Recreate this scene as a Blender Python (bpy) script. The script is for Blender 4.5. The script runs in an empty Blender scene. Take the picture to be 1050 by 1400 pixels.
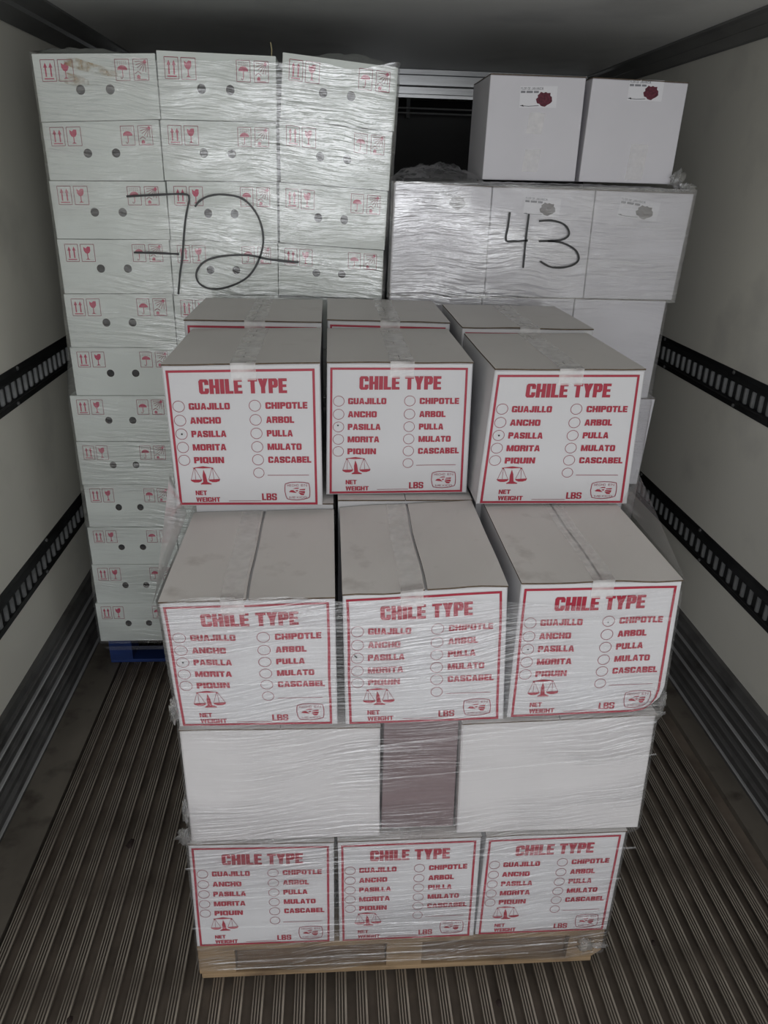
import bpy, math, random
from mathutils import Vector, Matrix, noise
random.seed(7)
S = bpy.context.scene
COL = S.collection
PI = math.pi

# ------------------------------------------------------------------ camera
CAM = Vector((0, 0, 1.85))
cam = bpy.data.cameras.new('camera'); camo = bpy.data.objects.new('camera', cam); COL.objects.link(camo)
R_ = [[0.9974493725, -0.0024918435, 0.0713340030], [-0.0662643722, -0.4037709078, 0.9124571700], [0.0265288948, -0.9148567345, -0.4029061591]]
m3 = Matrix(R_)
rot = Matrix((m3.col[0], -m3.col[1], -m3.col[2])).transposed()
camo.matrix_world = Matrix.Translation(CAM) @ rot.to_4x4()
cam.sensor_fit = 'HORIZONTAL'; cam.sensor_width = 36; cam.lens = 1032.746 / 1050 * 36
cam.clip_start = 0.02
S.camera = camo

# ------------------------------------------------------------------ light
world = bpy.data.worlds.new('world'); S.world = world; world.use_nodes = True
bg = world.node_tree.nodes['Background']; bg.inputs[0].default_value = (0.80, 0.88, 1.0, 1); bg.inputs[1].default_value = 0.5
L = bpy.data.lights.new('door_daylight', 'AREA'); L.shape = 'RECTANGLE'; L.size = 2.4; L.size_y = 2.2
L.energy = 46; L.color = (0.975, 0.985, 1.0); L.spread = math.radians(180)
lo = bpy.data.objects.new('door_daylight', L); COL.objects.link(lo)
lo.location = (0.2, -1.75, 1.35); lo.rotation_euler = (math.radians(90), 0, 0)
S.view_settings.view_transform = 'Standard'; S.view_settings.look = 'None'
S.view_settings.exposure = 0.0; S.view_settings.gamma = 1.0; S.view_settings.use_curve_mapping = False

# ------------------------------------------------------------------ materials
def mat(name, color, rough=0.6, metal=0.0, var=0.0, vscale=(6, 6, 6), bump=0.0, bscale=(200, 200, 200), dirt=None, dscale=8, dlo=0.55, dhi=0.75, spec=0.5):
    m = bpy.data.materials.new(name); m.use_nodes = True
    nt = m.node_tree; N = nt.nodes; K = nt.links; p = N['Principled BSDF']
    p.inputs['Base Color'].default_value = (*color, 1); p.inputs['Roughness'].default_value = rough
    p.inputs['Metallic'].default_value = metal; p.inputs['Specular IOR Level'].default_value = spec
    tc = N.new('ShaderNodeTexCoord'); out = None
    def nz(scale, detail=4):
        mp = N.new('ShaderNodeMapping'); mp.inputs['Scale'].default_value = scale
        K.new(tc.outputs['Object'], mp.inputs[0]); n = N.new('ShaderNodeTexNoise'); n.inputs['Scale'].default_value = 1; n.inputs['Detail'].default_value = detail
        K.new(mp.outputs[0], n.inputs['Vector']); return n.outputs[0]
    if var:
        r = N.new('ShaderNodeMapRange'); K.new(nz(vscale), r.inputs[0])
        r.inputs[1].default_value = .25; r.inputs[2].default_value = .75; r.inputs[3].default_value = 1 - var; r.inputs[4].default_value = 1 + var
        h = N.new('ShaderNodeHueSaturation'); h.inputs['Color'].default_value = (*color, 1); K.new(r.outputs[0], h.inputs['Value'])
        out = h.outputs[0]
    if dirt:
        r = N.new('ShaderNodeMapRange'); K.new(nz((dscale, dscale, dscale), 8), r.inputs[0])
        r.inputs[1].default_value = dlo; r.inputs[2].default_value = dhi; r.inputs[3].default_value = 0; r.inputs[4].default_value = .8
        mx = N.new('ShaderNodeMix'); mx.data_type = 'RGBA'; K.new(r.outputs[0], mx.inputs[0])
        if out: K.new(out, mx.inputs[6])
        else: mx.inputs[6].default_value = (*color, 1)
        mx.inputs[7].default_value = (*dirt, 1); out = mx.outputs[2]
    if out: K.new(out, p.inputs['Base Color'])
    if bump:
        b = N.new('ShaderNodeBump'); b.inputs['Strength'].default_value = bump; b.inputs['Distance'].default_value = .002
        K.new(nz(bscale), b.inputs['Height']); K.new(b.outputs[0], p.inputs['Normal'])
    return m

M = {}
M['wall'] = mat('wall_panel', (.76, .74, .665), .5, var=.07, vscale=(1.2, 1.2, 1.2), dirt=(.46, .45, .42), dscale=2.6, dlo=.55, dhi=.85)
M['ceiling'] = mat('ceiling_panel', (.78, .78, .76), .5, var=.08, vscale=(1, .6, 1), dirt=(.55, .55, .54), dscale=2)
M['cove'] = mat('cove_metal', (.19, .19, .185), .4, .3, var=.3, vscale=(4, 3, 10))
M['alu'] = mat('aluminium', (.62, .63, .64), .25, .85, var=.2, vscale=(3, 3, 40))
M['aludark'] = mat('dirty_aluminium', (.115, .113, .11), .5, .35, var=.25, vscale=(8, 1.5, 10), dirt=(.02, .018, .015), dscale=9, dlo=.5, dhi=.8)
M['floor'] = mat('floor_rib_metal', (.34, .30, .255), .5, .35, var=.45, vscale=(9, 1.2, 5), bump=.3, bscale=(60, 60, 60), dirt=(.06, .045, .035), dscale=6, dlo=.45, dhi=.75)
M['groove'] = mat('floor_rib_groove_shade', (.075, .062, .050), .7, .1, var=.3)  # groove faces darkened in colour, standing in for shade between the ridges
M['channel'] = mat('floor_channel_grime', (.15, .12, .095), .7, .1, var=.4, vscale=(9, 9, 9), dirt=(.10, .075, .055), dscale=5)
M['flat'] = mat('floor_edge_metal', (.17, .15, .125), .55, .25, var=.3, vscale=(6, 3, 6), dirt=(.03, .022, .018), dscale=9)
M['rail'] = mat('rail_steel', (.022, .023, .024), .5, .5, var=.4, vscale=(8, 8, 8))
M['rung'] = mat('rail_rung_steel', (.20, .205, .205), .45, .5, var=.5, vscale=(20, 20, 20))
M['black'] = mat('black_void', (.006, .006, .006), .8)
M['backdrop'] = mat('dark_void_black', (.010, .010, .011), .55, bump=.3, bscale=(6, 6, 6))  # near-black colour stands in for the dark void behind the loads
M['bolt'] = mat('bolt_steel', (.2, .2, .2), .4, .8)
M['card'] = mat('white_cardboard', (.62, .615, .63), .62, var=.03, vscale=(3, 3, 3))
M['cardtop'] = mat('white_cardboard_flap_lit', (.74, .715, .70), .7, var=.05, vscale=(4, 2, 4), dirt=(.46, .42, .38), dscale=7, dlo=.62, dhi=.95)  # same card as the fronts, lightened to carry the light on box tops
M['cardtopd'] = mat('scuffed_white_cardboard_flap_lit', (.74, .71, .69), .7, var=.06, vscale=(4, 2, 4), dirt=(.24, .20, .17), dscale=11, dlo=.60, dhi=.90)  # real scuffs over the same lightened top colour
M['cardplain'] = mat('plain_white_cardboard', (.62, .60, .605), .62, var=.03)
M['cardg'] = mat('greenish_white_cardboard', (.74, .78, .74), .55, var=.03)
M['cardl'] = mat('lilac_white_cardboard', (.70, .685, .72), .6, var=.03)
M['kraft'] = mat('kraft_edge', (.11, .08, .055), .9, var=.3, vscale=(80, 80, 80))
M['plum'] = mat('plum_brown_cardboard', (.20, .145, .15), .8, var=.12, vscale=(3, 3, 60))
M['red'] = mat('crimson_print', (.36, .016, .040), .5, var=.10, vscale=(60, 60, 60))
M['thin'] = mat('thin_crimson_print', (.30, .04, .07), .5)
M['redp'] = mat('pink_red_print', (.55, .05, .12), .5)
M['ink'] = mat('black_marker_ink', (.008, .008, .009), .35)
M['hole'] = mat('hand_hole_dark', (.022, .020, .020), .9, var=.9, vscale=(30, 30, 160))  # near-black stands in for the unlit carton interior behind each hole
M['wood'] = mat('pallet_wood', (.27, .185, .105), .8, var=.35, vscale=(5, 5, 60), bump=.4, bscale=(10, 10, 200), dirt=(.10, .06, .035), dscale=9)
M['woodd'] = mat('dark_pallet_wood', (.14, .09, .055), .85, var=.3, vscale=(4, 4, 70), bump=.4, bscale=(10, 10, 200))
M['blue'] = mat('blue_painted_wood', (.008, .028, .13), .7, var=.3, vscale=(6, 6, 30))
M['flower'] = mat('flower_print', (.12, .018, .035), .7, var=.6, vscale=(140, 140, 140))
M['flowerg'] = mat('grey_flower_print', (.20, .185, .18), .7, var=.3, vscale=(140, 140, 140))
M['grey'] = mat('grey_print', (.25, .25, .27), .7)
M['sticker'] = mat('sticker_paper', (.80, .79, .82), .5)
M['straw'] = mat('dry_straw', (.45, .38, .22), .8)
M['stain'] = None

def film(name, haze=.10, gl=.16, tilt=.05, zs=130, streak=.35, col=(.9, .9, .92), rough=.16, bstr=.9, hi=.72, bdist=.006):
    m = bpy.data.materials.new(name); m.use_nodes = True
    nt = m.node_tree; N = nt.nodes; K = nt.links; N.remove(N['Principled BSDF']); o = N['Material Output']
    tc = N.new('ShaderNodeTexCoord')
    def nz(scale, tl, detail=3, off=0):
        # shear: z' = z + tl*x
        sx = N.new('ShaderNodeSeparateXYZ'); K.new(tc.outputs['Object'], sx.inputs[0])
        # low-frequency waviness of the stretch direction
        ma = N.new('ShaderNodeMath'); ma.operation = 'MULTIPLY_ADD'; K.new(sx.outputs[0], ma.inputs[0]); ma.inputs[1].default_value = -tl; K.new(sx.outputs[2], ma.inputs[2])
        wn = N.new('ShaderNodeTexNoise'); wn.inputs['Scale'].default_value = 3.5; wn.inputs['Detail'].default_value = 1; K.new(tc.outputs['Object'], wn.inputs['Vector'])
        mb = N.new('ShaderNodeMath'); mb.operation = 'MULTIPLY_ADD'; K.new(wn.outputs[0], mb.inputs[0]); mb.inputs[1].default_value = .07; K.new(ma.outputs[0], mb.inputs[2])
        cx = N.new('ShaderNodeCombineXYZ'); K.new(sx.outputs[0], cx.inputs[0]); K.new(sx.outputs[1], cx.inputs[1]); K.new(mb.outputs[0], cx.inputs[2])
        mp = N.new('ShaderNodeMapping'); mp.inputs['Scale'].default_value = scale; mp.inputs['Location'].default_value = (off, off, off); K.new(cx.outputs[0], mp.inputs[0])
        n = N.new('ShaderNodeTexNoise'); n.inputs['Scale'].default_value = 1; n.inputs['Detail'].default_value = detail; K.new(mp.outputs[0], n.inputs['Vector'])
        return n.outputs[0]
    st = nz((5, 5, zs), tilt); big = nz((2.5, 2.5, 7), tilt, 2, 5)
    bump = N.new('ShaderNodeBump'); bump.inputs['Strength'].default_value = bstr; bump.inputs['Distance'].default_value = bdist
    K.new(nz((7, 7, zs * .7), tilt, 4, 3), bump.inputs['Height'])
    tr = N.new('ShaderNodeBsdfTransparent')
    gs = N.new('ShaderNodeBsdfGlossy'); gs.inputs['Roughness'].default_value = rough; gs.inputs['Color'].default_value = (1, 1, 1, 1); K.new(bump.outputs[0], gs.inputs['Normal'])
    df = N.new('ShaderNodeBsdfDiffuse'); df.inputs['Color'].default_value = (*col, 1)
    # haze: base + streaks where the film is bunched
    r = N.new('ShaderNodeMapRange'); K.new(st, r.inputs[0]); r.inputs[1].default_value = .58; r.inputs[2].default_value = hi; r.inputs[3].default_value = 0; r.inputs[4].default_value = streak
    r2 = N.new('ShaderNodeMapRange'); K.new(big, r2.inputs[0]); r2.inputs[1].default_value = .35; r2.inputs[2].default_value = .65; r2.inputs[3].default_value = .10; r2.inputs[4].default_value = 1
    mu = N.new('ShaderNodeMath'); mu.operation = 'MULTIPLY'; K.new(r.outputs[0], mu.inputs[0]); K.new(r2.outputs[0], mu.inputs[1])
    ad = N.new('ShaderNodeMath'); ad.operation = 'ADD'; K.new(mu.outputs[0], ad.inputs[0]); ad.inputs[1].default_value = haze
    m1 = N.new('ShaderNodeMixShader'); K.new(ad.outputs[0], m1.inputs[0]); K.new(tr.outputs[0], m1.inputs[1]); K.new(df.outputs[0], m1.inputs[2])
    fr = N.new('ShaderNodeFresnel'); fr.inputs['IOR'].default_value = 1.45; K.new(bump.outputs[0], fr.inputs['Normal'])
    g2 = N.new('ShaderNodeMath'); g2.operation = 'MULTIPLY_ADD'; K.new(fr.outputs[0], g2.inputs[0]); g2.inputs[1].default_value = .8; g2.inputs[2].default_value = gl
    g3 = N.new('ShaderNodeMath'); g3.operation = 'MULTIPLY'; K.new(g2.outputs[0], g3.inputs[0]); K.new(r2.outputs[0], g3.inputs[1]); g3.use_clamp = True
    m2 = N.new('ShaderNodeMixShader'); K.new(g3.outputs[0], m2.inputs[0]); K.new(m1.outputs[0], m2.inputs[1]); K.new(gs.outputs[0], m2.inputs[2])
    K.new(m2.outputs[0], o.inputs[0]); return m
M['film'] = film('stretch_film', haze=.035, gl=.10, tilt=.10, streak=.36, zs=250, hi=.68, rough=.12)
M['filml'] = film('stretch_film_left', haze=.04, gl=.22, tilt=-.06, zs=130, streak=.22, rough=.12)
M['filmr'] = film('stretch_film_right', haze=.12, gl=.30, tilt=-.03, zs=120, streak=.25, rough=.15)
M['band'] = film('film_crease', haze=.10, gl=.10, tilt=.1, zs=260, streak=.5, rough=.2)
M['bunch'] = film('bunched_film', haze=.03, gl=.14, tilt=.6, zs=40, streak=.15, rough=.18, bstr=1)
M['tuft'] = film('crumpled_film', haze=.07, gl=.02, tilt=.6, zs=40, streak=.30, rough=.35, bstr=.6)
def tape_mat():
    m = bpy.data.materials.new('clear_tape'); m.use_nodes = True; nt = m.node_tree; N = nt.nodes; K = nt.links; p = N['Principled BSDF']
    p.inputs['Base Color'].default_value = (.97, .95, .94, 1); p.inputs['Roughness'].default_value = .25
    n = N.new('ShaderNodeTexNoise'); n.inputs['Scale'].default_value = 28; tc = N.new('ShaderNodeTexCoord'); K.new(tc.outputs['Object'], n.inputs['Vector'])
    r = N.new('ShaderNodeMapRange'); K.new(n.outputs[0], r.inputs[0]); r.inputs[1].default_value = .35; r.inputs[2].default_value = .7; r.inputs[3].default_value = .30; r.inputs[4].default_value = .6
    K.new(r.outputs[0], p.inputs['Alpha'])
    b = N.new('ShaderNodeBump'); b.inputs['Strength'].default_value = .2; b.inputs['Distance'].default_value = .002; K.new(n.outputs[0], b.inputs['Height']); K.new(b.outputs[0], p.inputs['Normal'])
    return m
M['tape'] = tape_mat()
def stain_mat():
    m = bpy.data.materials.new('brown_water_stain'); m.use_nodes = True; nt = m.node_tree; N = nt.nodes; K = nt.links; p = N['Principled BSDF']
    p.inputs['Base Color'].default_value = (.46, .29, .10, 1); p.inputs['Roughness'].default_value = .8
    n = N.new('ShaderNodeTexNoise'); n.inputs['Scale'].default_value = 45; n.inputs['Detail'].default_value = 5; tc = N.new('ShaderNodeTexCoord'); K.new(tc.outputs['Object'], n.inputs['Vector'])
    r = N.new('ShaderNodeMapRange'); K.new(n.outputs[0], r.inputs[0]); r.inputs[1].default_value = .38; r.inputs[2].default_value = .62; r.inputs[3].default_value = 0; r.inputs[4].default_value = .6
    K.new(r.outputs[0], p.inputs['Alpha']); return m
M['stain'] = stain_mat()

# ------------------------------------------------------------------ object helpers
def props(o, label=None, cat=None, group=None, kind=None):
    if label: o['label'] = label
    if cat: o['category'] = cat
    if group: o['group'] = group
    if kind: o['kind'] = kind
    return o
def thing(name, loc, label, cat, group=None):
    o = bpy.data.objects.new(name, None); o.empty_display_size = .05; o.location = loc; COL.objects.link(o)
    return props(o, label, cat, group)
def wloc(p):
    v = Vector(p.location)
    while p.parent: p = p.parent; v += p.location
    return v
def obj(name, V, F, mats, parent=None, fm=None, smooth=False, origin=None):
    """mesh from world-space vertices; linked as ONE object"""
    if not isinstance(mats, (list, tuple)): mats = [mats]
    if parent is not None: base = wloc(parent)
    else: base = Vector(origin) if origin else Vector((0, 0, 0))
    me = bpy.data.meshes.new(name); me.from_pydata([tuple(Vector(v) - base) for v in V], [], F)
    for m in mats: me.materials.append(M[m] if isinstance(m, str) else m)
    if fm: me.polygons.foreach_set('material_index', fm)
    if smooth: me.polygons.foreach_set('use_smooth', [True] * len(me.polygons))
    me.validate(); me.update()
    o = bpy.data.objects.new(name, me); COL.objects.link(o)
    if parent is not None: o.parent = parent
    else: o.location = base
    return o
def bxm(V, F, a, b):
    i = len(V); (x0, y0, z0), (x1, y1, z1) = a, b
    V += [(x0, y0, z0), (x1, y0, z0), (x1, y1, z0), (x0, y1, z0), (x0, y0, z1), (x1, y0, z1), (x1, y1, z1), (x0, y1, z1)]
    F += [(i, i+3, i+2, i+1), (i+4, i+5, i+6, i+7), (i, i+1, i+5, i+4), (i+1, i+2, i+6, i+5), (i+2, i+3, i+7, i+6), (i+3, i, i+4, i+7)]
def box(name, a, b, m, parent=None, origin=None, bevel=0):
    V, F = [], []; bxm(V, F, a, b); o = obj(name, V, F, m, parent, origin=origin)
    if bevel:
        md = o.modifiers.new('bevel', 'BEVEL'); md.width = bevel; md.segments = 2
    return o
def extrude_y(name, prof, y0, y1, m, parent=None, closed=True, ny=1, smooth=False):
    n = len(prof); V, F = [], []
    for k in range(ny + 1):
        y = y0 + (y1 - y0) * k / ny
        V += [(x, y, z) for x, z in prof]
    for k in range(ny):
        for i in range(n if closed else n - 1):
            j = (i + 1) % n; F.append((k*n+i, k*n+j, (k+1)*n+j, (k+1)*n+i))
    if closed: F += [tuple(range(n - 1, -1, -1)), tuple(range(ny*n, ny*n+n))]
    return obj(name, V, F, m, parent, smooth=smooth)

# ================================================================== SETTING: the refrigerated trailer
XL, XR, YB, YF, ZC = -1.05, 1.45, -1.7, 4.9, 2.375
def struct(o): o['kind'] = 'structure'; return o
wl = struct(box('wall_left', (XL - .08, YB, -.06), (XL, YF + .08, ZC + .08), 'wall'))
wr = struct(box('wall_right', (XR, YB, -.06), (XR + .08, YF + .08, ZC + .08), 'wall'))
ce = struct(box('ceiling', (XL, YB, ZC), (XR, YF, ZC + .08), 'ceiling'))
wf = struct(box('wall_front', (XL, YF, -.03), (XR, YF + .08, ZC), 'wall'))
# floor: base plate with extruded T ribs
fl = struct(box('floor', (XL, YB, -.06), (XR, YF, -.026), 'channel'))
box('floor_edge', (-1.0, YB, -.026), (-.868, YF, -.004), 'flat', fl)
box('floor_edge', (1.315, YB, -.026), (1.41, YF, -.004), 'flat', fl)
P = .0510
def rib_mesh():
    w = .0140; pr = [(-.004, -.026), (-.004, -.006), (-w, -.006), (-w - .0008, -.002)]
    n = 4
    for k in range(n):                       # serrated top: four small ridges
        a = -w + 2 * w * k / n; b = -w + 2 * w * (k + 1) / n; d = (b - a)
        pr += [(a + d*.12, 0), (a + d*.50, 0), (a + d*.80, -.0030)] if k < n - 1 else [(a + d*.15, 0), (a + d*.85, 0)]
    pr += [(w + .0008, -.002), (w, -.006), (.004, -.006), (.004, -.026)]
    return pr
pr = rib_mesh(); first = None
x = -.842
while x < 1.30:
    if first is None:
        first = extrude_y('floor_rib', pr, YB, YF, 'floor', fl); r = first
        first.data.materials.append(M['groove'])
        for p_ in first.data.polygons:
            zc_ = [first.data.vertices[i].co.z for i in p_.vertices]
            if len(p_.vertices) == 4 and (min(zc_) < -.0012): p_.material_index = 1
    else:
        r = first.copy(); COL.objects.link(r)
    r.location = (x, 0, 0); x += P
fl['label'] = 'ribbed dirty aluminium trailer floor'
# kick plates
def kick(name, xw, s):
    k = struct(extrude_y(name, [(xw, -.004), (xw + s*.060, -.004), (xw + s*.050, .03), (xw + s*.024, .235), (xw + s*.018, .252), (xw, .252)], YB, YF, 'aludark'))
    for z in (.012, .045, .082, .118, .152, .188, .226):
        xi = xw + s * (.0525 - (z - .02) * .13); h = .0042 if z in (.012, .118, .188) else .0075
        extrude_y('kick_rib', [(xi, z - h), (xi + s*.007, z - h*.6), (xi + s*.010, z), (xi + s*.006, z + h*.6), (xi - s*.002, z + h)], YB, YF, 'aludark' if z not in (.012, .118, .188) else 'alud2', k)
M['alud2'] = mat('pale_ridge_aluminium', (.42, .42, .42), .4, .45, var=.35, vscale=(8, 1.5, 6))  # paler than the plate, draws the crisp ridge lines along three ribs
kick('baseboard_left', XL, 1); kick('baseboard_right', XR, -1)
# cove mouldings between wall and ceiling
def cove(name, xw, s, zlo):
    c = struct(extrude_y(name, [(xw, zlo), (xw + s*.006, zlo - .002), (xw + s*.012, zlo + .004), (xw + s*.088, ZC - .016), (xw + s*.098, ZC - .008), (xw + s*.098, ZC), (xw, ZC)], YB, YF, 'cove'))
    extrude_y('cove_bead', [(xw + s*.045, zlo + (ZC - zlo)*.40), (xw + s*.052, zlo + (ZC - zlo)*.38), (xw + s*.060, zlo + (ZC - zlo)*.56)], YB, YF, 'cove', c)
cove('trim_1', XL, 1, 2.285); cove('trim_2', XR, -1, 2.315)
# slotted lashing rails
def rail(name, xw, s, zc, lbl):
    t = struct(extrude_y(name, [(xw, zc - .064), (xw + s*.003, zc - .064), (xw + s*.003, zc - .036), (xw + s*.004, zc - .034), (xw + s*.004, zc + .034), (xw + s*.003, zc + .036), (xw + s*.003, zc + .064), (xw, zc + .064)], YB, YF, 'rail'))
    t['label'] = lbl
    for sg in (-1, 1):
        a = zc + sg*.046; b = zc + sg*.034; c = zc + sg*.029
        extrude_y('rail_lip', [(xw + s*.003, a), (xw + s*.0145, b), (xw + s*.0145, c), (xw + s*.003, c)], YB, YF, 'rail', t)
    y = .9; f = None
    while y < 4.3:
        if f is None:
            V, F = [], []
            # a rung between two slots: channel-shaped bar with a rounded face
            n = 6; pts = [(-.0075, .004), (-.0065, .0125), (-.003, .0150), (.003, .0150), (.0065, .0125), (.0075, .004)]
            for zz in (zc - .030, zc - .024, zc + .024, zc + .030):
                e = .6 if abs(zz - zc) > .028 else 1
                V += [(xw + s * (.004 + (q[1] - .004) * e), q[0], zz) for q in pts]
            for k in range(3):
                for i in range(n - 1): F.append((k*n+i, k*n+i+1, (k+1)*n+i+1, (k+1)*n+i))
            F += [tuple(range(n)), tuple(range(3*n, 4*n))]
            f = obj('rung', V, F, 'rung', t); r = f
        else: r = f.copy(); COL.objects.link(r)
        r.location = (0, y, 0); y += .0508
    y = 1.35
    while y < 4.3:
        for sg in (-1, 1):
            V, F = [], []; n = 8
            for k, (rr, dx) in enumerate(((.0075, .003), (.0075, .006), (.004, .009))):
                V += [(xw + s*dx, y + sg*.02 + rr*math.cos(2*PI*i/n), zc + sg*.055 + rr*math.sin(2*PI*i/n)) for i in range(n)]
            for k in range(2):
                for i in range(n): j = (i+1) % n; F.append((k*n+i, k*n+j, (k+1)*n+j, (k+1)*n+i))
            F.append(tuple(range(2*n, 3*n))); obj('bolt', V, F, 'bolt', t)
        y += .61
rail('trim_3', XL, 1, 1.182, 'upper slotted steel rail on the left wall')
rail('trim_4', XL, 1, .541, 'lower slotted steel rail on the left wall')
rail('trim_5', XR, -1, 1.195, 'upper slotted steel rail on the right wall')
rail('trim_6', XR, -1, .570, 'lower slotted steel rail on the right wall')
# bulkhead header, rods and an added dark backdrop for the void behind the loads
hd = thing('bulkhead_header', (.2, 4.45, 2.24), 'grey aluminium header beam under the ceiling behind the loads', 'beam')
extrude = [(4.45, 2.372), (4.45, 2.350), (4.462, 2.346), (4.462, 2.340), (4.44, 2.338), (4.44, 2.300), (4.455, 2.292), (4.455, 2.262), (4.446, 2.258), (4.446, 2.243), (4.50, 2.243), (4.50, 2.372)]
def extr_x(name, prof, x0, x1, m, parent):
    n = len(prof); V = [(x0, y, z) for y, z in prof] + [(x1, y, z) for y, z in prof]
    F = [(i, (i+1) % n, n + (i+1) % n, n + i) for i in range(n)] + [tuple(range(n-1, -1, -1)), tuple(range(n, 2*n))]
    return obj(name, V, F, m, parent)
extr_x('beam', extrude, XL + .1, XR - .1, 'alu', hd)
for z in (2.195, 2.172):
    V, F = [], []; n = 8
    for x_ in (XL + .1, XR - .1): V += [(x_, 4.46 + .005*math.cos(2*PI*i/n), z + .005*math.sin(2*PI*i/n)) for i in range(n)]
    F = [(i, (i+1) % n, n+(i+1) % n, n+i) for i in range(n)]
    obj('rod', V, F, 'alu', hd)
box('bracket', (.405, 4.462, 2.15), (.425, 4.48, 2.243), 'rail', hd)
V, F = [], []
nx, nz = 50, 24
for j in range(nz + 1):
    for i in range(nx + 1):
        xx = XL + .02 + (XR - XL - .04) * i / nx; zz = .0 + 2.242 * j / nz
        V.append((xx, 4.56 + .03 * noise.noise(Vector((xx*4, 0, zz*1.5))), zz))
for j in range(nz):
    for i in range(nx): a = j*(nx+1)+i; F.append((a, a+1, a+nx+2, a+nx+1))
cu = obj('void_backdrop', V, F, 'backdrop', smooth=True, origin=(.2, 4.56, 0))
md = cu.modifiers.new('solid', 'SOLIDIFY'); md.thickness = .006
props(cu, 'added near-black backdrop standing in for the dark void below the header beam', 'backdrop')

# ================================================================== lettering
def ring(x0, y0, x1, y1, s, t, cl, cr, segs=range(8)):
    il, ir = cl * .3, cr * .3; ct = .8
    o = [(x0+cl, y0), (x1-cr, y0), (x1, y0+cr*ct), (x1, y1-cr*ct), (x1-cr, y1), (x0+cl, y1), (x0, y1-cl*ct), (x0, y0+cl*ct)]
    a0, b0, a1, b1 = x0+s, y0+t, x1-s, y1-t
    q = [(a0+il*.5, b0), (a1-ir*.5, b0), (a1, b0+ir*.6), (a1, b1-ir*.6), (a1-ir*.5, b1), (a0+il*.5, b1), (a0, b1-il*.6), (a0, b0+il*.6)]
    return [[o[k], o[(k+1) % 8], q[(k+1) % 8], q[k]] for k in segs]
def rc(x0, y0, x1, y1): return [[(x0, y0), (x1, y0), (x1, y1), (x0, y1)]]
def glyph(ch, s, t):
    c = .16; W = 1.0
    if ch == 'I': return s * 1.05, rc(0, 0, s * 1.05, 1)
    if ch == 'L': return .82, rc(0, 0, s, 1) + rc(s, 0, .82, t)
    if ch == 'T': return .95, rc(0, 1 - t, .95, 1) + rc(.475 - s/2, 0, .475 + s/2, 1 - t)
    if ch == 'E': return .85, rc(0, 0, s, 1) + rc(s, 0, .85, t) + rc(s, 1 - t, .85, 1) + rc(s, .5 - t*.48, .80, .5 + t*.48)
    if ch == 'H': return 1, rc(0, 0, s, 1) + rc(1 - s, 0, 1, 1) + rc(s, .5 - t/2, 1 - s, .5 + t/2)
    if ch == 'O': return 1, ring(0, 0, 1, 1, s, t, c, c)
    if ch == 'Q': return 1, ring(0, 0, 1, 1, s, t, c, c) + [[(.55, .25), (.7, .3), (1.02, -.05), (.85, -.1)]]
    if ch == 'C': return 1, ring(0, 0, 1, 1, s, t, c, c, (0, 1, 3, 4, 5, 6, 7)) + rc(1 - s, c*.8, 1, .38) + rc(1 - s, .62, 1, 1 - c*.8)
    if ch == 'G': return 1, ring(0, 0, 1, 1, s, t, c, c, (0, 1, 3, 4, 5, 6, 7)) + rc(1 - s, 0, 1, .5) + rc(.52, .38, 1 - s, .52) + rc(1 - s, .66, 1, 1 - c*.8)
    if ch == 'U': return 1, ring(0, 0, 1, 1, s, t, c, c, (0, 1, 7)) + rc(0, c*.8, s, 1) + rc(1 - s, c*.8, 1, 1)
    if ch == 'J': return .85, ring(0, 0, .85, 1, s, t, c, c, (0, 1, 7)) + rc(0, c*.8, s*.9, .36) + rc(.85 - s, c*.8, .85, 1)
    if ch == 'D': return 1, rc(0, 0, s, 1) + ring(0, 0, 1, 1, s, t, 0.001, c, (0, 1, 2, 3, 4))
    if ch == 'P': return .95, rc(0, 0, s, 1) + ring(0, .38, .95, 1, s, t, 0.001, c, (0, 1, 2, 3, 4))
    if ch == 'R': return 1, rc(0, 0, s, 1) + ring(0, .42, 1, 1, s, t, 0.001, c, (0, 1, 2, 3, 4)) + [[(1 - s, 0), (1, 0), (.97, .38), (.82, .5), (1 - s - .03, .42)]]
    if ch == 'B': return 1, rc(0, 0, s, 1) + ring(0, .46, .97, 1, s, t*.9, 0.001, c, (0, 1, 2, 3, 4)) + ring(0, 0, 1, .54, s, t*.9, 0.001, c, (0, 1, 2, 3, 4))
    if ch == 'S': return 1, ring(0, .43, 1, 1, s, t*.95, c, c, (0, 3, 4, 5, 6, 7)) + ring(0, 0, 1, .57, s, t*.95, c, c, (0, 1, 2, 3, 4, 7)) + rc(1 - s, .66, 1, .9) + rc(0, .1, s, .34)
    if ch == 'A':
        return 1.05, [[(0, 0), (s*.95, 0), (.525, .78), (.525, 1), (.30, 1)], [(1.05, 0), (1.05 - s*.95, 0), (.525, .78), (.525, 1), (.75, 1)]] + rc(.25, .17, .8, .17 + t)
    if ch == 'M':
        return 1.3, rc(0, 0, s, 1) + rc(1.3 - s, 0, 1.3, 1) + [[(s*.5, 1), (s*1.15, 1), (.65 + s*.25, 0), (.65 - s*.3, 0)], [(1.3 - s*.5, 1), (1.3 - s*1.15, 1), (.65 - s*.25, 0), (.65 + s*.3, 0)]]
    if ch == 'W':
        return 1.45, [[(0, 1), (s, 1), (.36 + s*.45, 0), (.36 - s*.3, 0)], [(1.45, 1), (1.45 - s, 1), (1.09 - s*.45, 0), (1.09 + s*.3, 0)],
                      [(.725 - s*.35, 1), (.725 + s*.25, 1), (.36 + s*.45, 0), (.36 - s*.15, 0)], [(.725 + s*.35, 1), (.725 - s*.25, 1), (1.09 - s*.45, 0), (1.09 + s*.15, 0)]]
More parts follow.
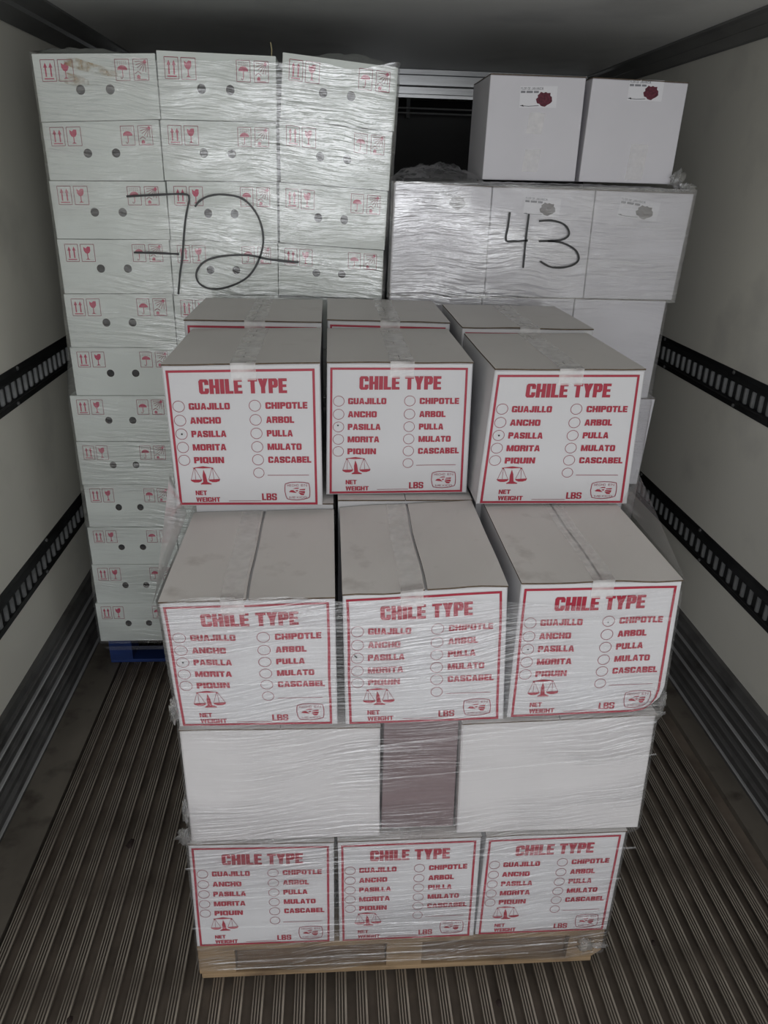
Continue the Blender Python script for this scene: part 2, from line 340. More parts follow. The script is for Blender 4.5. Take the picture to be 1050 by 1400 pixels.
    if ch == 'N': return 1.05, rc(0, 0, s*.95, 1) + rc(1.05 - s*.95, 0, 1.05, 1) + [[(s*.3, 1), (s*1.0, 1), (1.05 - s*.3, 0), (1.05 - s, 0)]]
    if ch == 'Y': return 1, rc(.5 - s/2, 0, .5 + s/2, .46) + [[(0, 1), (s*1.05, 1), (.5 + s*.45, .4), (.5 - s/2, .4)], [(1, 1), (1 - s*1.05, 1), (.5 - s*.45, .4), (.5 + s/2, .4)]]
    if ch == 'X': return 1, [[(0, 0), (s, 0), (1, 1), (1 - s, 1)], [(1 - s, 0), (1, 0), (s, 1), (0, 1)]]
    if ch == 'F': return .82, rc(0, 0, s, 1) + rc(s, 1 - t, .82, 1) + rc(s, .45, .72, .45 + t)
    return .45, []
def word(txt, u0, u1, v0, v1, s=.385, t=.235, gap=.075):
    """polygons of a word fitted between u0..u1, v0 (top)..v1 (bottom)"""
    out = []; pen = 0; L_ = []
    for ch in txt:
        w, ps = glyph(ch, s, t); L_.append((pen, ps)); pen += w + gap
    tot = pen - gap
    for px, ps in L_:
        for p in ps: out.append([(u0 + (px + x) / tot * (u1 - u0), v1 + (v0 - v1) * y) for x, y in p])
    return out
def line(pts, w, asp=1.0):
    """thin polyline -> quads; w in u units; asp = height/width of the face"""
    out = []
    for (a, b), (c, d) in zip(pts, pts[1:]):
        dx, dy = c - a, (d - b) * asp; l = math.hypot(dx, dy) or 1e-9; nx, ny = -dy / l * w / 2, dx / l * w / 2 / asp
        out.append([(a + nx, b + ny), (c + nx, d + ny), (c - nx, d - ny), (a - nx, b - ny)])
    return out
def circ(u, v, r, w, asp=1.0, n=28):
    out = []
    for i in range(n):
        a, b = 2*PI*i/n, 2*PI*(i+1)/n
        out.append([(u + q*math.cos(t_), v + q*math.sin(t_)/asp) for q, t_ in ((r, a), (r, b), (r - w, b), (r - w, a))])
    return out
def disc(u, v, r, asp=1.0, n=10): return [[(u + r*math.cos(2*PI*i/n), v + r*math.sin(2*PI*i/n)/asp) for i in range(n)]]

def label_print(mark=None):
    """(red, thin) polygon lists of the chile label in face coordinates"""
    red, thin = [], []
    L0, R0, T0, B0, w = .022, .966, .042, .990, .0155
    red += rc(L0, T0, R0, T0 + w) + rc(L0, B0 - w, R0, B0) + rc(L0, T0 + w, L0 + w, B0 - w) + rc(R0 - w, T0 + w, R0, B0 - w)
    red += word('CHILE', .222, .498, .103, .2, .42, .19, .07) + word('TYPE', .535, .785, .103, .2, .42, .19, .06)
    rows = [.283, .380, .474, .568, .660, .754]; h = .0225
    for v, (t1, e1) in zip(rows, (('GUAJILLO', .410), ('ANCHO', .346), ('PASILLA', .374), ('MORITA', .367), ('PIQUIN', .346))):
        red += word(t1, .146, e1, v - h, v + h); thin += circ(.082, v, .039, .0034)
    for v, (t1, e1) in zip(rows, (('CHIPOTLE', .914), ('ARBOL', .824), ('PULLA', .812), ('MULATO', .868), ('CASCABEL', .930))):
        red += word(t1, .640, e1, v - h, v + h); thin += circ(.572, v, .039, .0034)
    thin += circ(.572, rows[5], .037, .0034) + line([(.630, .772), (.912, .772)], .0035)
    red += word('NET', .135, .212, .884, .918, .36, .2) + word('WEIGHT', .135, .298, .934, .968, .36, .2) + word('LBS', .584, .686, .906, .957, .34, .17)
    thin += line([(.357, .962), (.578, .962)], .0035)
    # balance scales
    def s_(pts): return [(.108 + (x - 190) / 700 * .202, .704 + (y - 140) / 465 * .134) for x, y in pts]
    red += [s_([(265, 182), (515, 140), (755, 182), (515, 197)]), s_([(515, 225), (560, 350), (588, 540), (684, 590), (670, 607), (430, 607), (425, 590), (490, 545), (486, 380)])]
    red += [s_([(195, 485), (470, 480), (445, 530), (380, 556), (285, 556), (220, 525)]), s_([(612, 480), (888, 465), (870, 520), (790, 548), (700, 548), (640, 520)])]
    for a, b in (((300, 195), (215, 480)), ((318, 195), (320, 480)), ((325, 195), (450, 480)), ((715, 195), (625, 475)), ((728, 195), (745, 470)), ((740, 195), (872, 470))): thin += line(s_([a, b]), .0026)
    red += [s_([(285, 182), (330, 182), (322, 215), (296, 215)]), s_([(700, 182), (745, 182), (738, 215), (708, 215)])]
    # eagle emblem in a bulging frame
    def e_(pts): return [(.742 + (x - 220) / 490 * .173, .823 + (y - 255) / 390 * .133) for x, y in pts]
    fr = [(235, 292), (330, 262), (460, 255), (590, 262), (690, 282), (706, 370), (710, 460), (706, 540), (695, 592), (590, 628), (450, 645), (350, 638), (262, 618), (236, 545), (222, 450), (226, 360), (235, 292)]
    thin += line(e_(fr), .0052)
    red += [e_(q) for q in ([(298, 468), (340, 430), (385, 430), (452, 492), (330, 476)], [(376, 402), (430, 380), (495, 378), (490, 398)], [(505, 412), (622, 402), (610, 432), (512, 428)], [(488, 450), (615, 452), (608, 500), (505, 472)], [(482, 480), (602, 506), (585, 540), (530, 536)], [(425, 440), (452, 430), (482, 430), (460, 464)])]
    thin += word('HECHO', *[.742 + (q - 220) / 490 * .173 for q in (272, 490)], .823 + 45/390*.133, .823 + 95/390*.133, .16, .12, .3)
    thin += word('EN', *[.742 + (q - 220) / 490 * .173 for q in (540, 655)], .823 + 45/390*.133, .823 + 95/390*.133, .16, .12, .3)
    thin += word('MEXICO', *[.742 + (q - 220) / 490 * .173 for q in (305, 640)], .823 + 310/390*.133, .823 + 352/390*.133, .16, .12, .3)
    dots = []
    if mark == 'dot': dots += disc(.084, .474, .0065)
    if mark == 'high': dots += disc(.078, .462, .006)
    if mark == 'dash': dots += line([(.062, .45), (.075, .462), (.078, .47)], .009)
    if mark == 'two': dots += disc(.084, .474, .0055) + disc(.569, .29, .004)
    return red, thin, dots

# ================================================================== chile cartons
def face_fn(c, Y, amp, seed, corner=0):
    TL, TR, BL, BR = c
    def f(u, v, out=0.0):
        x = (TL[0]*(1-u) + TR[0]*u)*(1-v) + (BL[0]*(1-u) + BR[0]*u)*v
        z = (TL[1]*(1-u) + TR[1]*u)*(1-v) + (BL[1]*(1-u) + BR[1]*u)*v
        dz = amp * noise.noise(Vector((u*2.6 + seed, v*2.2, seed*1.7))); dx = amp * .6 * noise.noise(Vector((u*2 + seed*3, v*2.5, 9)))
        dy = amp * (.5 - abs(u - .5)) * noise.noise(Vector((u*3 + seed, v*3 + 4, 2)))
        e = min(u, 1 - u) ; k = 1 if e > .004 else 0
        if corner:
            w_ = max(0, (u - .86) / .14) * max(0, (v - .86) / .14); x -= corner * w_; z += corner * .7 * w_; dy += corner * .8 * w_
        return (x + dx*k, Y - out + dy, z + dz * min(1, v*6, (1 - v)*6))
    return f
def carton(name, c, Y, D, label=None, cat='box', group=None, mark=None, printed=True, amp=.0012, seed=0, cm='card', fm_='cardtop', tape=.052, tape_u=.5, wave=.0012, tape_front=.035, seam=.0009, tape_shift=.004, corner=0, side_m=None, lod=False):
    TL, TR, BL, BR = c
    cx, zb = (BL[0] + BR[0]) / 2, min(BL[1], BR[1])
    t = thing(name, (cx, Y + D/2, zb), label, cat, group)
    th = .0042
    cb = ((TL[0], TL[1] - th), (TR[0], TR[1] - th), BL, BR)
    f = face_fn(cb, Y, amp, seed, corner)
    us = [0, .008] + [k/10 for k in range(1, 10)] + [.992, 1]; vs = us
    if lod: us = vs = [0, 1]
    V, F, n = [], [], len(us)
    for v in vs:
        for u in us:
            p = f(u, v); e = 0
            if u in (0, 1) or v in (0, 1): e = .0025
            V.append((p[0], p[1] + e, p[2]))
    for j in range(n - 1):
        for i in range(n - 1): a = j*n+i; F.append((a, a+n, a+n+1, a+1))
    b = len(V); nb = len(F)
    back = [(TL[0], Y + D, TL[1] - th), (TR[0], Y + D, TR[1] - th), (BL[0], Y + D, BL[1]), (BR[0], Y + D, BR[1])]; V += back
    F += [(b, b+1, b+3, b+2)]
    F += [tuple([j*n for j in range(n)] + [b+2, b]), tuple([j*n + n - 1 for j in range(n - 1, -1, -1)] + [b+1, b+3])]
    F += [tuple(list(range(n)) + [b+1, b])[::-1], tuple([(n-1)*n + i for i in range(n)][::-1] + [b+2, b+3])[::-1]]
    obj('body', V, F, cm, t)
    # two top flaps meeting at the seam, brown raw edges
    xm0 = TL[0] + (TR[0] - TL[0]) * tape_u
    def zt(x, y):
        u = (x - TL[0]) / (TR[0] - TL[0]); q = (y - Y) / D
        z = TL[1] + (TR[1] - TL[1]) * u
        return z + wave * (noise.noise(Vector((u*3 + seed, q*2, seed))) * (1 - q*.7) * 1.6)
    def xs(q): return xm0 + .004 * noise.noise(Vector((q*2.5, seed, 5)))
    nxx, nyy = (6, 8) if not lod else (1, 1)
    for side in (0, 1):
        V, F, fm = [], [], []
        for lay in (0, 1):
            for j in range(nyy + 1):
                q = j / nyy; y = Y - .0025 + (D + .003) * q; m_ = xs(q)
                xa, xb = (TL[0] - .0005, m_ - seam) if side == 0 else (m_ + seam, TR[0] + .0005)
                for i in range(nxx + 1):
                    x = xa + (xb - xa) * i / nxx; V.append((x, y, zt(x, y) - lay * (th - .0006)))
        w = nxx + 1; H = (nyy + 1) * w
        for j in range(nyy):
            for i in range(nxx):
                a = j*w+i; F.append((a, a+1, a+w+1, a+w)); fm.append(0); F.append((H+a, H+a+w, H+a+w+1, H+a+1)); fm.append(0)
        for i in range(nxx):
            F.append((i, H+i, H+i+1, i+1)); fm.append(1); a = nyy*w+i; F.append((a, a+1, H+a+1, H+a)); fm.append(1)
        for j in range(nyy):
            a = j*w; F.append((a, a+w, H+a+w, H+a)); fm.append(1); a = j*w + nxx; F.append((a, H+a, H+a+w, a+w)); fm.append(1)
        obj('flap', V, F, [fm_, 'kraft'], t, fm)
    if tape:
        V, F = [], []; ny = 14 if not lod else 1
        for j in range(ny + 1):
            q = j / ny; y = Y - .003 + (D + .003) * q; m_ = xs(q) + tape_shift
            for k, e in enumerate((-.5, -.15, .15, .5)):
                x = m_ + e * tape; V.append((x, y, zt(x, y) + .0011))
        for j in range(ny):
            for k in range(3): a = j*4+k; F.append((a, a+1, a+5, a+4))
        if tape_front:
            b = len(V); u0, u1 = (xs(0) + tape_shift - tape/2 - TL[0]) / (TR[0] - TL[0]), (xs(0) + tape_shift + tape/2 - TL[0]) / (TR[0] - TL[0])
            for j in range(4):
                for k, e in enumerate((0, .35, .65, 1)):
                    p = f(u0 + (u1 - u0)*e, j/3 * tape_front / .35 + .002, .0032 if j == 0 else .0016); V.append(p)
            for k in range(3): F.append((k, k+1, b+k+1, b+k))
            for j in range(3):
                for k in range(3): a = b + j*4+k; F.append((a, a+1, a+5, a+4))
        obj('tape', V, F, 'tape', t, smooth=True)
    if printed:
        red, thin, dots = label_print(mark)
        f2 = face_fn(c, Y, amp, seed, corner)
        V, F, fm = [], [], []
        for mi, (L_, off) in enumerate(((red, .0011), (thin, .0012), (dots, .0016))):
            for p in L_:
                if mi == 0:  # subdivide long strips so they follow the face
                    us_ = [q[0] for q in p]; vs_ = [q[1] for q in p]
                    if len(p) == 4 and (max(us_) - min(us_) > .5 or max(vs_) - min(vs_) > .5):
                        horiz = max(us_) - min(us_) > .5; k_ = 12
                        for s_ in range(k_):
                            a0, a1 = s_/k_, (s_+1)/k_; b_ = len(V)
                            if horiz: U = (min(us_) + (max(us_)-min(us_))*a0, min(us_) + (max(us_)-min(us_))*a1); q4 = [(U[0], vs_[0]), (U[1], vs_[0]), (U[1], vs_[2]), (U[0], vs_[2])]
                            else: U = (min(vs_) + (max(vs_)-min(vs_))*a0, min(vs_) + (max(vs_)-min(vs_))*a1); q4 = [(us_[0], U[0]), (us_[1], U[0]), (us_[1], U[1]), (us_[0], U[1])]
                            V += [f2(u, v, off) for u, v in q4]; F.append((b_, b_+1, b_+2, b_+3)); fm.append(0)
                        continue
                b_ = len(V); V += [f2(u, v, off) for u, v in p]; F.append(tuple(range(b_, b_ + len(p)))); fm.append(mi)
        o = obj('printed_label', V, F, ['red', 'thin', 'ink'], t, fm); o['label'] = 'crimson print reading CHILE TYPE with a list of chile names'
    return t

Y0 = 1.286
G = 'printed cartons with crimson lettering'
spec = [
 # bottom tier
 ('left in the bottom row on the wooden pallet', [(-.323, .4635), (.007, .456), (-.327, .121), (.008, .119)], Y0, None, .0015, .001),
 ('middle of the bottom row, below the plum-brown gap', [(.016, .4565), (.350, .458), (.021, .118), (.357, .118)], Y0, None, .0012, .001),
 ('right in the bottom row above the chipped pallet corner', [(.362, .457), (.697, .461), (.361, .121), (.699, .119)], Y0, None, .0012, .001),
 # fourth tier
 ('wrapped, left in the row under the topmost ones, scuffed top', [(-.330, 1.095), (.009, 1.103), (-.314, .793), (.015, .790)], Y0, 'dot', .003, .002),
 ('wrapped, middle of the row under the topmost ones, buckled edge', [(.024, 1.108), (.350, 1.126), (.032, .788), (.371, .793)], Y0, 'dash', .004, .006),
 ('wrapped, right in the row under the topmost ones', [(.377, 1.129), (.704, 1.133), (.379, .797), (.718, .806)], Y0, 'two', .003, .003),
]
for k, (lb, c, Y, mk_, amp, wv) in enumerate(spec):
    carton('carton', c, Y, .424, 'printed white carton, ' + lb, group=G, mark=mk_, amp=amp, seed=k*3.7 + 1, wave=wv, tape=.045 if k > 2 else .05, tape_front=.035 if k > 2 else 0, fm_='cardtopd' if k > 2 else 'cardtop', corner=.016 if k == 5 else 0, seam=.0026 if k > 2 else .0009, tape_shift=(-.030, -.028, .004)[k - 3] if k > 2 else .004)
spec2 = [
 ('left of the three topmost ones in front', [(-.372, 1.463), (-.022, 1.472), (-.365, 1.121), (-.018, 1.121)], 1.69, 'dot'),
 ('middle of the three topmost ones in front', [(-.006, 1.462), (.335, 1.465), (-.009, 1.129), (.343, 1.134)], 1.74, 'high'),
 ('right of the three topmost ones in front, left side panel showing', [(.371, 1.468), (.717, 1.472), (.353, 1.137), (.727, 1.137)], 1.66, 'dot'),
]
for k, (lb, c, Y, mk_) in enumerate(spec2):
    carton('carton', c, Y, .424, 'printed white carton, ' + lb, group=G, mark=mk_, amp=.0008, seed=k*2.3 + 40, wave=.0015, tape=.056)
spec3 = [
 ('behind the topmost left one, only its grey top showing', [(-.395, 1.487), (-.022, 1.487), (-.395, 1.121), (-.022, 1.121)], 2.122),
 ('behind the topmost middle one, crinkled tape on its top', [(-.006, 1.486), (.343, 1.482), (-.006, 1.129), (.343, 1.129)], 2.172),
 ('behind the topmost right one, only its top showing', [(.366, 1.484), (.735, 1.484), (.366, 1.137), (.735, 1.137)], 2.092),
]
for k, (lb, c, Y) in enumerate(spec3):
    carton('carton', c, Y, .405, 'printed white carton, ' + lb, group=G, amp=.0005, seed=k*5.1 + 70, wave=.0015, tape=.056)
# cartons inside the load (rows behind the front one, tiers two and four)
HL = 'white cardboard carton hidden inside the front pallet load behind its front row'
for (zb, zt_) in ((.119, .456), (.795, 1.100)):
    for r in (1, 2):
        for k, (a, b) in enumerate(((-.325, .008), (.020, .352), (.364, .70))):
            zz = 1.113 if zb > .5 else zt_
            if zb > .5: zz = (1.118, 1.127, 1.135)[k]
            carton('carton', [(a, zz), (b, zz), (a, zb), (b, zb)], Y0 + .428*r, .424, HL, group='hidden cartons inside the front load', printed=False, seed=zb + r + k, amp=0, lod=True, wave=0, tape=0)
# third tier: cartons turned sideways
carton('carton', [(-.316, .787), (.106, .783), (-.314, .468), (.112, .466)], Y0, .34, 'plain white carton turned sideways, left of the plum-brown gap', group='plain cartons of the middle row', printed=False, amp=.002, seed=91, cm='cardplain', wave=.0006, tape=0)
carton('carton', [(.282, .786), (.709, .800), (.291, .467), (.723, .466)], Y0, .34, 'plain white carton turned sideways, right of the plum-brown gap', group='plain cartons of the middle row', printed=False, amp=.002, seed=92, cm='cardplain', wave=.0006, tape=0)
for r in (1, 2):
    for a, b in ((-.315, .108), (.288, .715)):
        carton('carton', [(a, .785), (b, .785), (a, .467), (b, .467)], Y0 + .345*r, .34, 'plain white cardboard carton hidden inside the middle row of the front load', group='hidden sideways cartons', printed=False, cm='cardplain', amp=0, seed=r, lod=True, wave=0, tape=0)
carton('carton', [(.115, .783), (.279, .783), (.117, .468), (.286, .468)], Y0 + .020, .31, 'plum-brown carton filling the gap between the two plain white cartons', printed=False, amp=.001, seed=95, cm='plum', fm_='plum', tape=0, wave=.0004)

# ================================================================== pallets
def pallet(name, x0, x1, y0, y1, h, mt, md_, label, chip=False, inner=False):
    t = thing(name, ((x0+x1)/2, (y0+y1)/2, 0), label, 'pallet')
    tb, sb, bb = .018, .017, .016; bh = h - tb - sb - bb
    n = 7; w = .098
    def jit(): return random.uniform(-.0015, .0015)
    for k in range(n):
        yy = y0 + (y1 - y0 - w) * k / (n - 1)
        box('deck_board', (x0 + jit(), yy, h - tb), (x1 + jit(), yy + w, h), mt, t, bevel=.002)
    xs_ = [x0, (x0+x1)/2 - .045, x1 - .09]
    for xk in xs_: box('stringer_board', (xk, y0 + .002, h - tb - sb), (xk + .09, y1 - .002, h - tb - .0003), mt, t, bevel=.002)
    for yk in (y0 + .003, (y0+y1)/2 - .05, y1 - .103):
        for i, xk in enumerate(xs_):
            bx = [(xk, bb), (xk + .09, bb), (xk + .09, bb + bh), (xk, bb + bh)]
            if chip and i == 2: bx = [(xk, bb), (xk + .066, bb), (xk + .090, bb + .022), (xk + .09, bb + bh), (xk, bb + bh)]
            nn = len(bx); V = [(a, yk, b) for a, b in bx] + [(a, yk + .10, b) for a, b in bx]
            F = [tuple(range(nn)), tuple(range(2*nn - 1, nn - 1, -1))] + [((i_+1) % nn, i_, nn + i_, nn + (i_+1) % nn) for i_ in range(nn)]
            o = obj('block', V, F, mt, t)
        e = .022 if chip else 0
        box('bottom_board', (x0 + e*.2, yk - .002, 0), (x1 - e, yk + .098, bb - .0003), mt, t, bevel=.003)
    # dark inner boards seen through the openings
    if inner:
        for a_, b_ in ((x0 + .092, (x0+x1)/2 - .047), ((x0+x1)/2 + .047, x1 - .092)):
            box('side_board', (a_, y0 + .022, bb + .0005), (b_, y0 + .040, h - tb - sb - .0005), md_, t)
    return t
pallet('wooden_pallet', -.328, .697, Y0 + .002, Y0 + 1.26, .118, 'wood', 'woodd', 'natural wooden pallet under the printed chile cartons, right corner chipped', chip=True, inner=True)
pallet('wooden_pallet', -.90, .125, 2.66, 3.56, .128, 'blue', 'blue', 'blue painted pallet under the left stack of cartons, in deep shade')
pallet('wooden_pallet', .20, 1.14, 2.66, 3.5, .118, 'wood', 'woodd', 'wooden pallet hidden behind the front load under the right stack')

# ================================================================== left stack: 36 cartons with two hand holes
cv = bpy.data.curves.new('panel', 'CURVE'); cv.dimensions = '2D'; cv.fill_mode = 'BOTH'
A_ = .475
def spl(pts):
    s = cv.splines.new('POLY'); s.points.add(len(pts) - 1); s.use_cyclic_u = True
    for p, q in zip(s.points, pts): p.co = (q[0], q[1], 0, 1)
spl([(0, 0), (1, 0), (1, A_), (0, A_)])
HU = (.36, .605); HV = .53; HR = .037
for hu in HU: spl([(hu + HR*math.cos(2*PI*i/20), A_*(1 - HV) + HR*math.sin(2*PI*i/20)) for i in range(20)])
co = bpy.data.objects.new('panel', cv); COL.objects.link(co)
dg = bpy.context.evaluated_depsgraph_get(); pm = bpy.data.meshes.new_from_object(co.evaluated_get(dg))
bpy.data.objects.remove(co)
PV = [(v.co.x, 1 - v.co.y / A_) for v in pm.vertices]; PF = [tuple(p.vertices) for p in pm.polygons if p.area > 1e-9]
# duplicate front/back faces (fill BOTH with no extrude gives one layer); keep unique sets
seen = set(); PF2 = []
for f in PF:
    k = frozenset((round(PV[i][0], 4), round(PV[i][1], 4)) for i in f)
    if k not in seen: seen.add(k); PF2.append(f)
PF = PF2
def icons():
    red, thin = [], []; asp = A_
    T, B = .085, .40
    for a, b in ((.06, .175), (.20, .32), (.665, .78), (.815, .935)):
        thin += line([(a, T), (b, T), (b, B), (a, B), (a, T)], .005, asp)
    for x_ in (.095, .138):
        red += [[(x_ - .006, .19), (x_ + .006, .19), (x_ + .006, .335), (x_ - .006, .335)], [(x_ - .016, .20), (x_ + .016, .20), (x_, .125)]]
    red += rc(.078, .352, .157, .372)
    red += [[(.225, .13), (.245, .16), (.262, .125), (.285, .13), (.285, .20), (.272, .245), (.256, .255), (.24, .245), (.226, .2)], [(.252, .25), (.260, .25), (.260, .355), (.252, .355)], [(.235, .365), (.278, .365), (.262, .345), (.25, .345)]]
    n = 10; red += [[(.7225 + .042*math.cos(PI*i/n), .245 - .075*math.sin(PI*i/n)) for i in range(n + 1)]]
    red += rc(.7195, .24, .7255, .345); thin += line([(.7225, .345), (.715, .372), (.705, .365), (.705, .345)], .005, asp)
    for i in range(5):
        for j in range(2): thin += line([(.69 + i*.017, .115 + j*.03), (.687 + i*.017, .13 + j*.03)], .004, asp)
    for a in range(6):
        th = PI/2 + a * PI/2/5; thin += line([(.915 + .018*math.cos(th), .12 + .03*math.sin(th)), (.915 + .085*math.cos(th), .12 + .16*math.sin(th))], .005, asp)
    red += disc(.912, .125, .014, asp)
    thin += line([(.825, .30), (.85, .265), (.875, .30)], .006, asp); red += [[(.838, .375), (.838, .335), (.852, .315), (.866, .335), (.866, .375)]] + rc(.84, .384, .915, .392)
    return red, thin
IR, IT = icons()
GL = 'holed white cartons of the left stack'
def holed(TL, TR, BL, BR, Y, label, D=.52, visible=True):
    t = thing('carton', ((BL[0]+BR[0])/2, Y + D/2, min(BL[1], BR[1])), label, 'box', GL if visible else 'hidden cartons of the left stack')
    def f(u, v, out=0.):
        x = (TL[0]*(1-u) + TR[0]*u)*(1-v) + (BL[0]*(1-u) + BR[0]*u)*v
        z = (TL[1]*(1-u) + TR[1]*u)*(1-v) + (BL[1]*(1-u) + BR[1]*u)*v
        return (x, Y - out, z)
    V = [f(u, v) for u, v in PV] if visible else [f(0, 0), f(1, 0), f(1, 1), f(0, 1)]; F = list(PF) if visible else [(0, 1, 2, 3)]
    b = len(V)
    V += [f(0, 0), f(1, 0), f(0, 1), f(1, 1)] + [(p[0], Y + D, p[2]) for p in (f(0, 0), f(1, 0), f(0, 1), f(1, 1))]
    F += [(b, b+1, b+5, b+4), (b+2, b+6, b+7, b+3), (b, b+4, b+6, b+2), (b+1, b+3, b+7, b+5), (b+4, b+5, b+7, b+6)]
    fm = [0]*len(F)
    obj('body', V, F, 'cardg', t)
    if not visible: return t
    asp = (TL[1] - BL[1]) / (TR[0] - TL[0])
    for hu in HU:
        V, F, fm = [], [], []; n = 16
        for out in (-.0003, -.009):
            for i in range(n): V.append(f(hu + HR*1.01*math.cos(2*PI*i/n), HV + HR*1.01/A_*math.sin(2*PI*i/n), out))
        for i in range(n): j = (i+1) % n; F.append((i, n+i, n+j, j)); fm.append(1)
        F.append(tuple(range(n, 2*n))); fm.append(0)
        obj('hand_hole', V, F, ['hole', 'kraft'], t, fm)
    V, F, fm = [], [], []
    for mi, L_ in enumerate((IR, IT)):
        for p in L_:
            b = len(V); V += [f(u, v, .0006 + .0001*mi) for u, v in p]; F.append(tuple(range(b, b + len(p)))); fm.append(mi)
    o = obj('printed_icons', V, F, ['redp', 'thin'], t, fm); o['label'] = 'pink-red handling symbols: arrows, glass, umbrella, sun'
    return t
g = .0012
c1L = [-.866, -.864, -.866, -.867, -.870, -.875, -.898, -.898, -.895, -.903, -.907, -.915]
zL = [2.159, 1.980, 1.819, 1.648, 1.478, 1.303, 1.136, .969, .804, .634, .477, .306, .131]
zR1 = [2.173, 1.998, 1.826, 1.654, 1.485, 1.307, 1.139, .970, .804, .634, .477, .306, .131]
z2L = [2.181, 1.999, 1.828, 1.653, 1.480, 1.306]; z2R = [2.178, 2.000, 1.832, 1.652, 1.487, 1.307]
z3L = [2.188, 2.012, 1.833, 1.652, 1.487, 1.307]; z3R = [2.160, 1.986, 1.816, 1.636, 1.480, 1.303]
c1R = [-.512, -.517, -.513, -.517, -.520, -.530, -.560, -.570, -.575, -.580, -.584, -.590]
ords = ['topmost', 'second', 'third', 'fourth', 'fifth', 'sixth', 'seventh', 'eighth', 'ninth', 'tenth', 'eleventh', 'bottom']
extra = {(0, 0): 'topmost in left column of left stack, brown smear',
         (0, 1): 'middle column of left stack, topmost row',
         (11, 0): 'bottom of left column of left stack, on blue pallet'}
def lab(r, c):
    if (r, c) in extra: return 'holed white carton, ' + extra[(r, c)]
    if (r, c) == (1, 0): return 'holed white carton, second from top in left column of left stack, dented edge'
    cn = ['left', 'middle', 'right'][c]
    s = '' if r in (0, 11) else ' from the top'
    e = {(2, 0):  ', 7 bar', (3, 2): ', marker line end', (0, 2): ', tilted'}.get((r, c), '')
    return f'holed white carton, {ords[r]}{s} in {cn} column of left stack{e}'
ST = None
for r in range(12):
    YL = 2.62
    a, b = c1L[r], c1R[r]; nxt = (c1L[r] - .003, c1R[r] - .002)
    j = random.uniform(-.004, .004)
    o = holed((a, zL[r] - g), (b, zR1[r] - g), (a + .001, zL[r+1] + g), (b + .001, zR1[r+1] + g), YL + j*.5, lab(r, 0))
    if r == 0: ST = o
    # middle column
    if r < 5:
        a2, b2 = b + .005, [-.158, -.163, -.166, -.169, -.172][r]
        holed((a2, z2L[r] - g), (b2, z2R[r] - g), (a2 - .001, z2L[r+1] + g), (b2 - .002, z2R[r+1] + g), YL + .002, lab(r, 1))
    else:
        zt2, zb2 = zR1[r], zR1[r+1]; a2 = b + .005; b2 = -.178
        holed((a2, zt2 - g), (b2, zt2 - g), (a2, zb2 + g), (b2, zb2 + g), YL, 'white carton in the lower left stack hidden behind the front load', visible=False)
    if r < 4:
        a3, b3 = [-.136, -.152, -.157, -.165][r], [.208, .196, .186, .178][r]
        d3 = [(-.148, .201), (-.152, .190), (-.160, .181), (-.168, .176)][r]
        holed((a3, z3L[r] - g), (b3, z3R[r] - g), (d3[0], z3L[r+1] + g), (d3[1], z3R[r+1] + g), YL - .004, lab(r, 2))
    else:
        zt3 = 1.480 if r == 4 else zR1[r]
        holed((-.172, zt3 - g), (.17, zt3 - g), (-.172, zR1[r+1] + g), (.17, zR1[r+1] + g), YL, 'white carton in the lower left stack hidden behind the front load', visible=False)
# brown smear on the first carton
V, F = [], []
for (x_, z_, w_) in ((-.775, 2.142, .016), (-.74, 2.137, .030), (-.70, 2.128, .026), (-.66, 2.120, .022), (-.625, 2.113, .014)): V += [(x_, 2.6170, z_ + w_/2), (x_, 2.6170, z_ - w_/2)]
F = [(2*i, 2*i+1, 2*i+3, 2*i+2) for i in range(4)]
b = len(V)
for (x_, z_, w_) in ((-.80, 2.095, .01), (-.77, 2.098, .03), (-.74, 2.093, .03), (-.71, 2.09, .012)): V += [(x_, 2.6170, z_ + w_/2), (x_, 2.6170, z_ - w_/2)]
F += [(b+2*i, b+2*i+1, b+2*i+3, b+2*i+2) for i in range(3)]
obj('stain', V, F, 'stain', ST)
V, F = [], []; n = 6
for k, (q, z_) in enumerate(((0, 2.172), (.002, 2.195), (-.001, 2.215))): V += [(-.172 + q + .0015*math.cos(2*PI*i/n), 2.64 + .0015*math.sin(2*PI*i/n), z_) for i in range(n)]
for k in range(2): F += [(k*n+i, k*n+(i+1) % n, (k+1)*n+(i+1) % n, (k+1)*n+i) for i in range(n)]
props(obj('straw', V, F, 'straw', origin=(-.172, 2.64, 2.172)), 'thin dry straw sticking up between the top middle and right cartons of the left stack', 'straw')

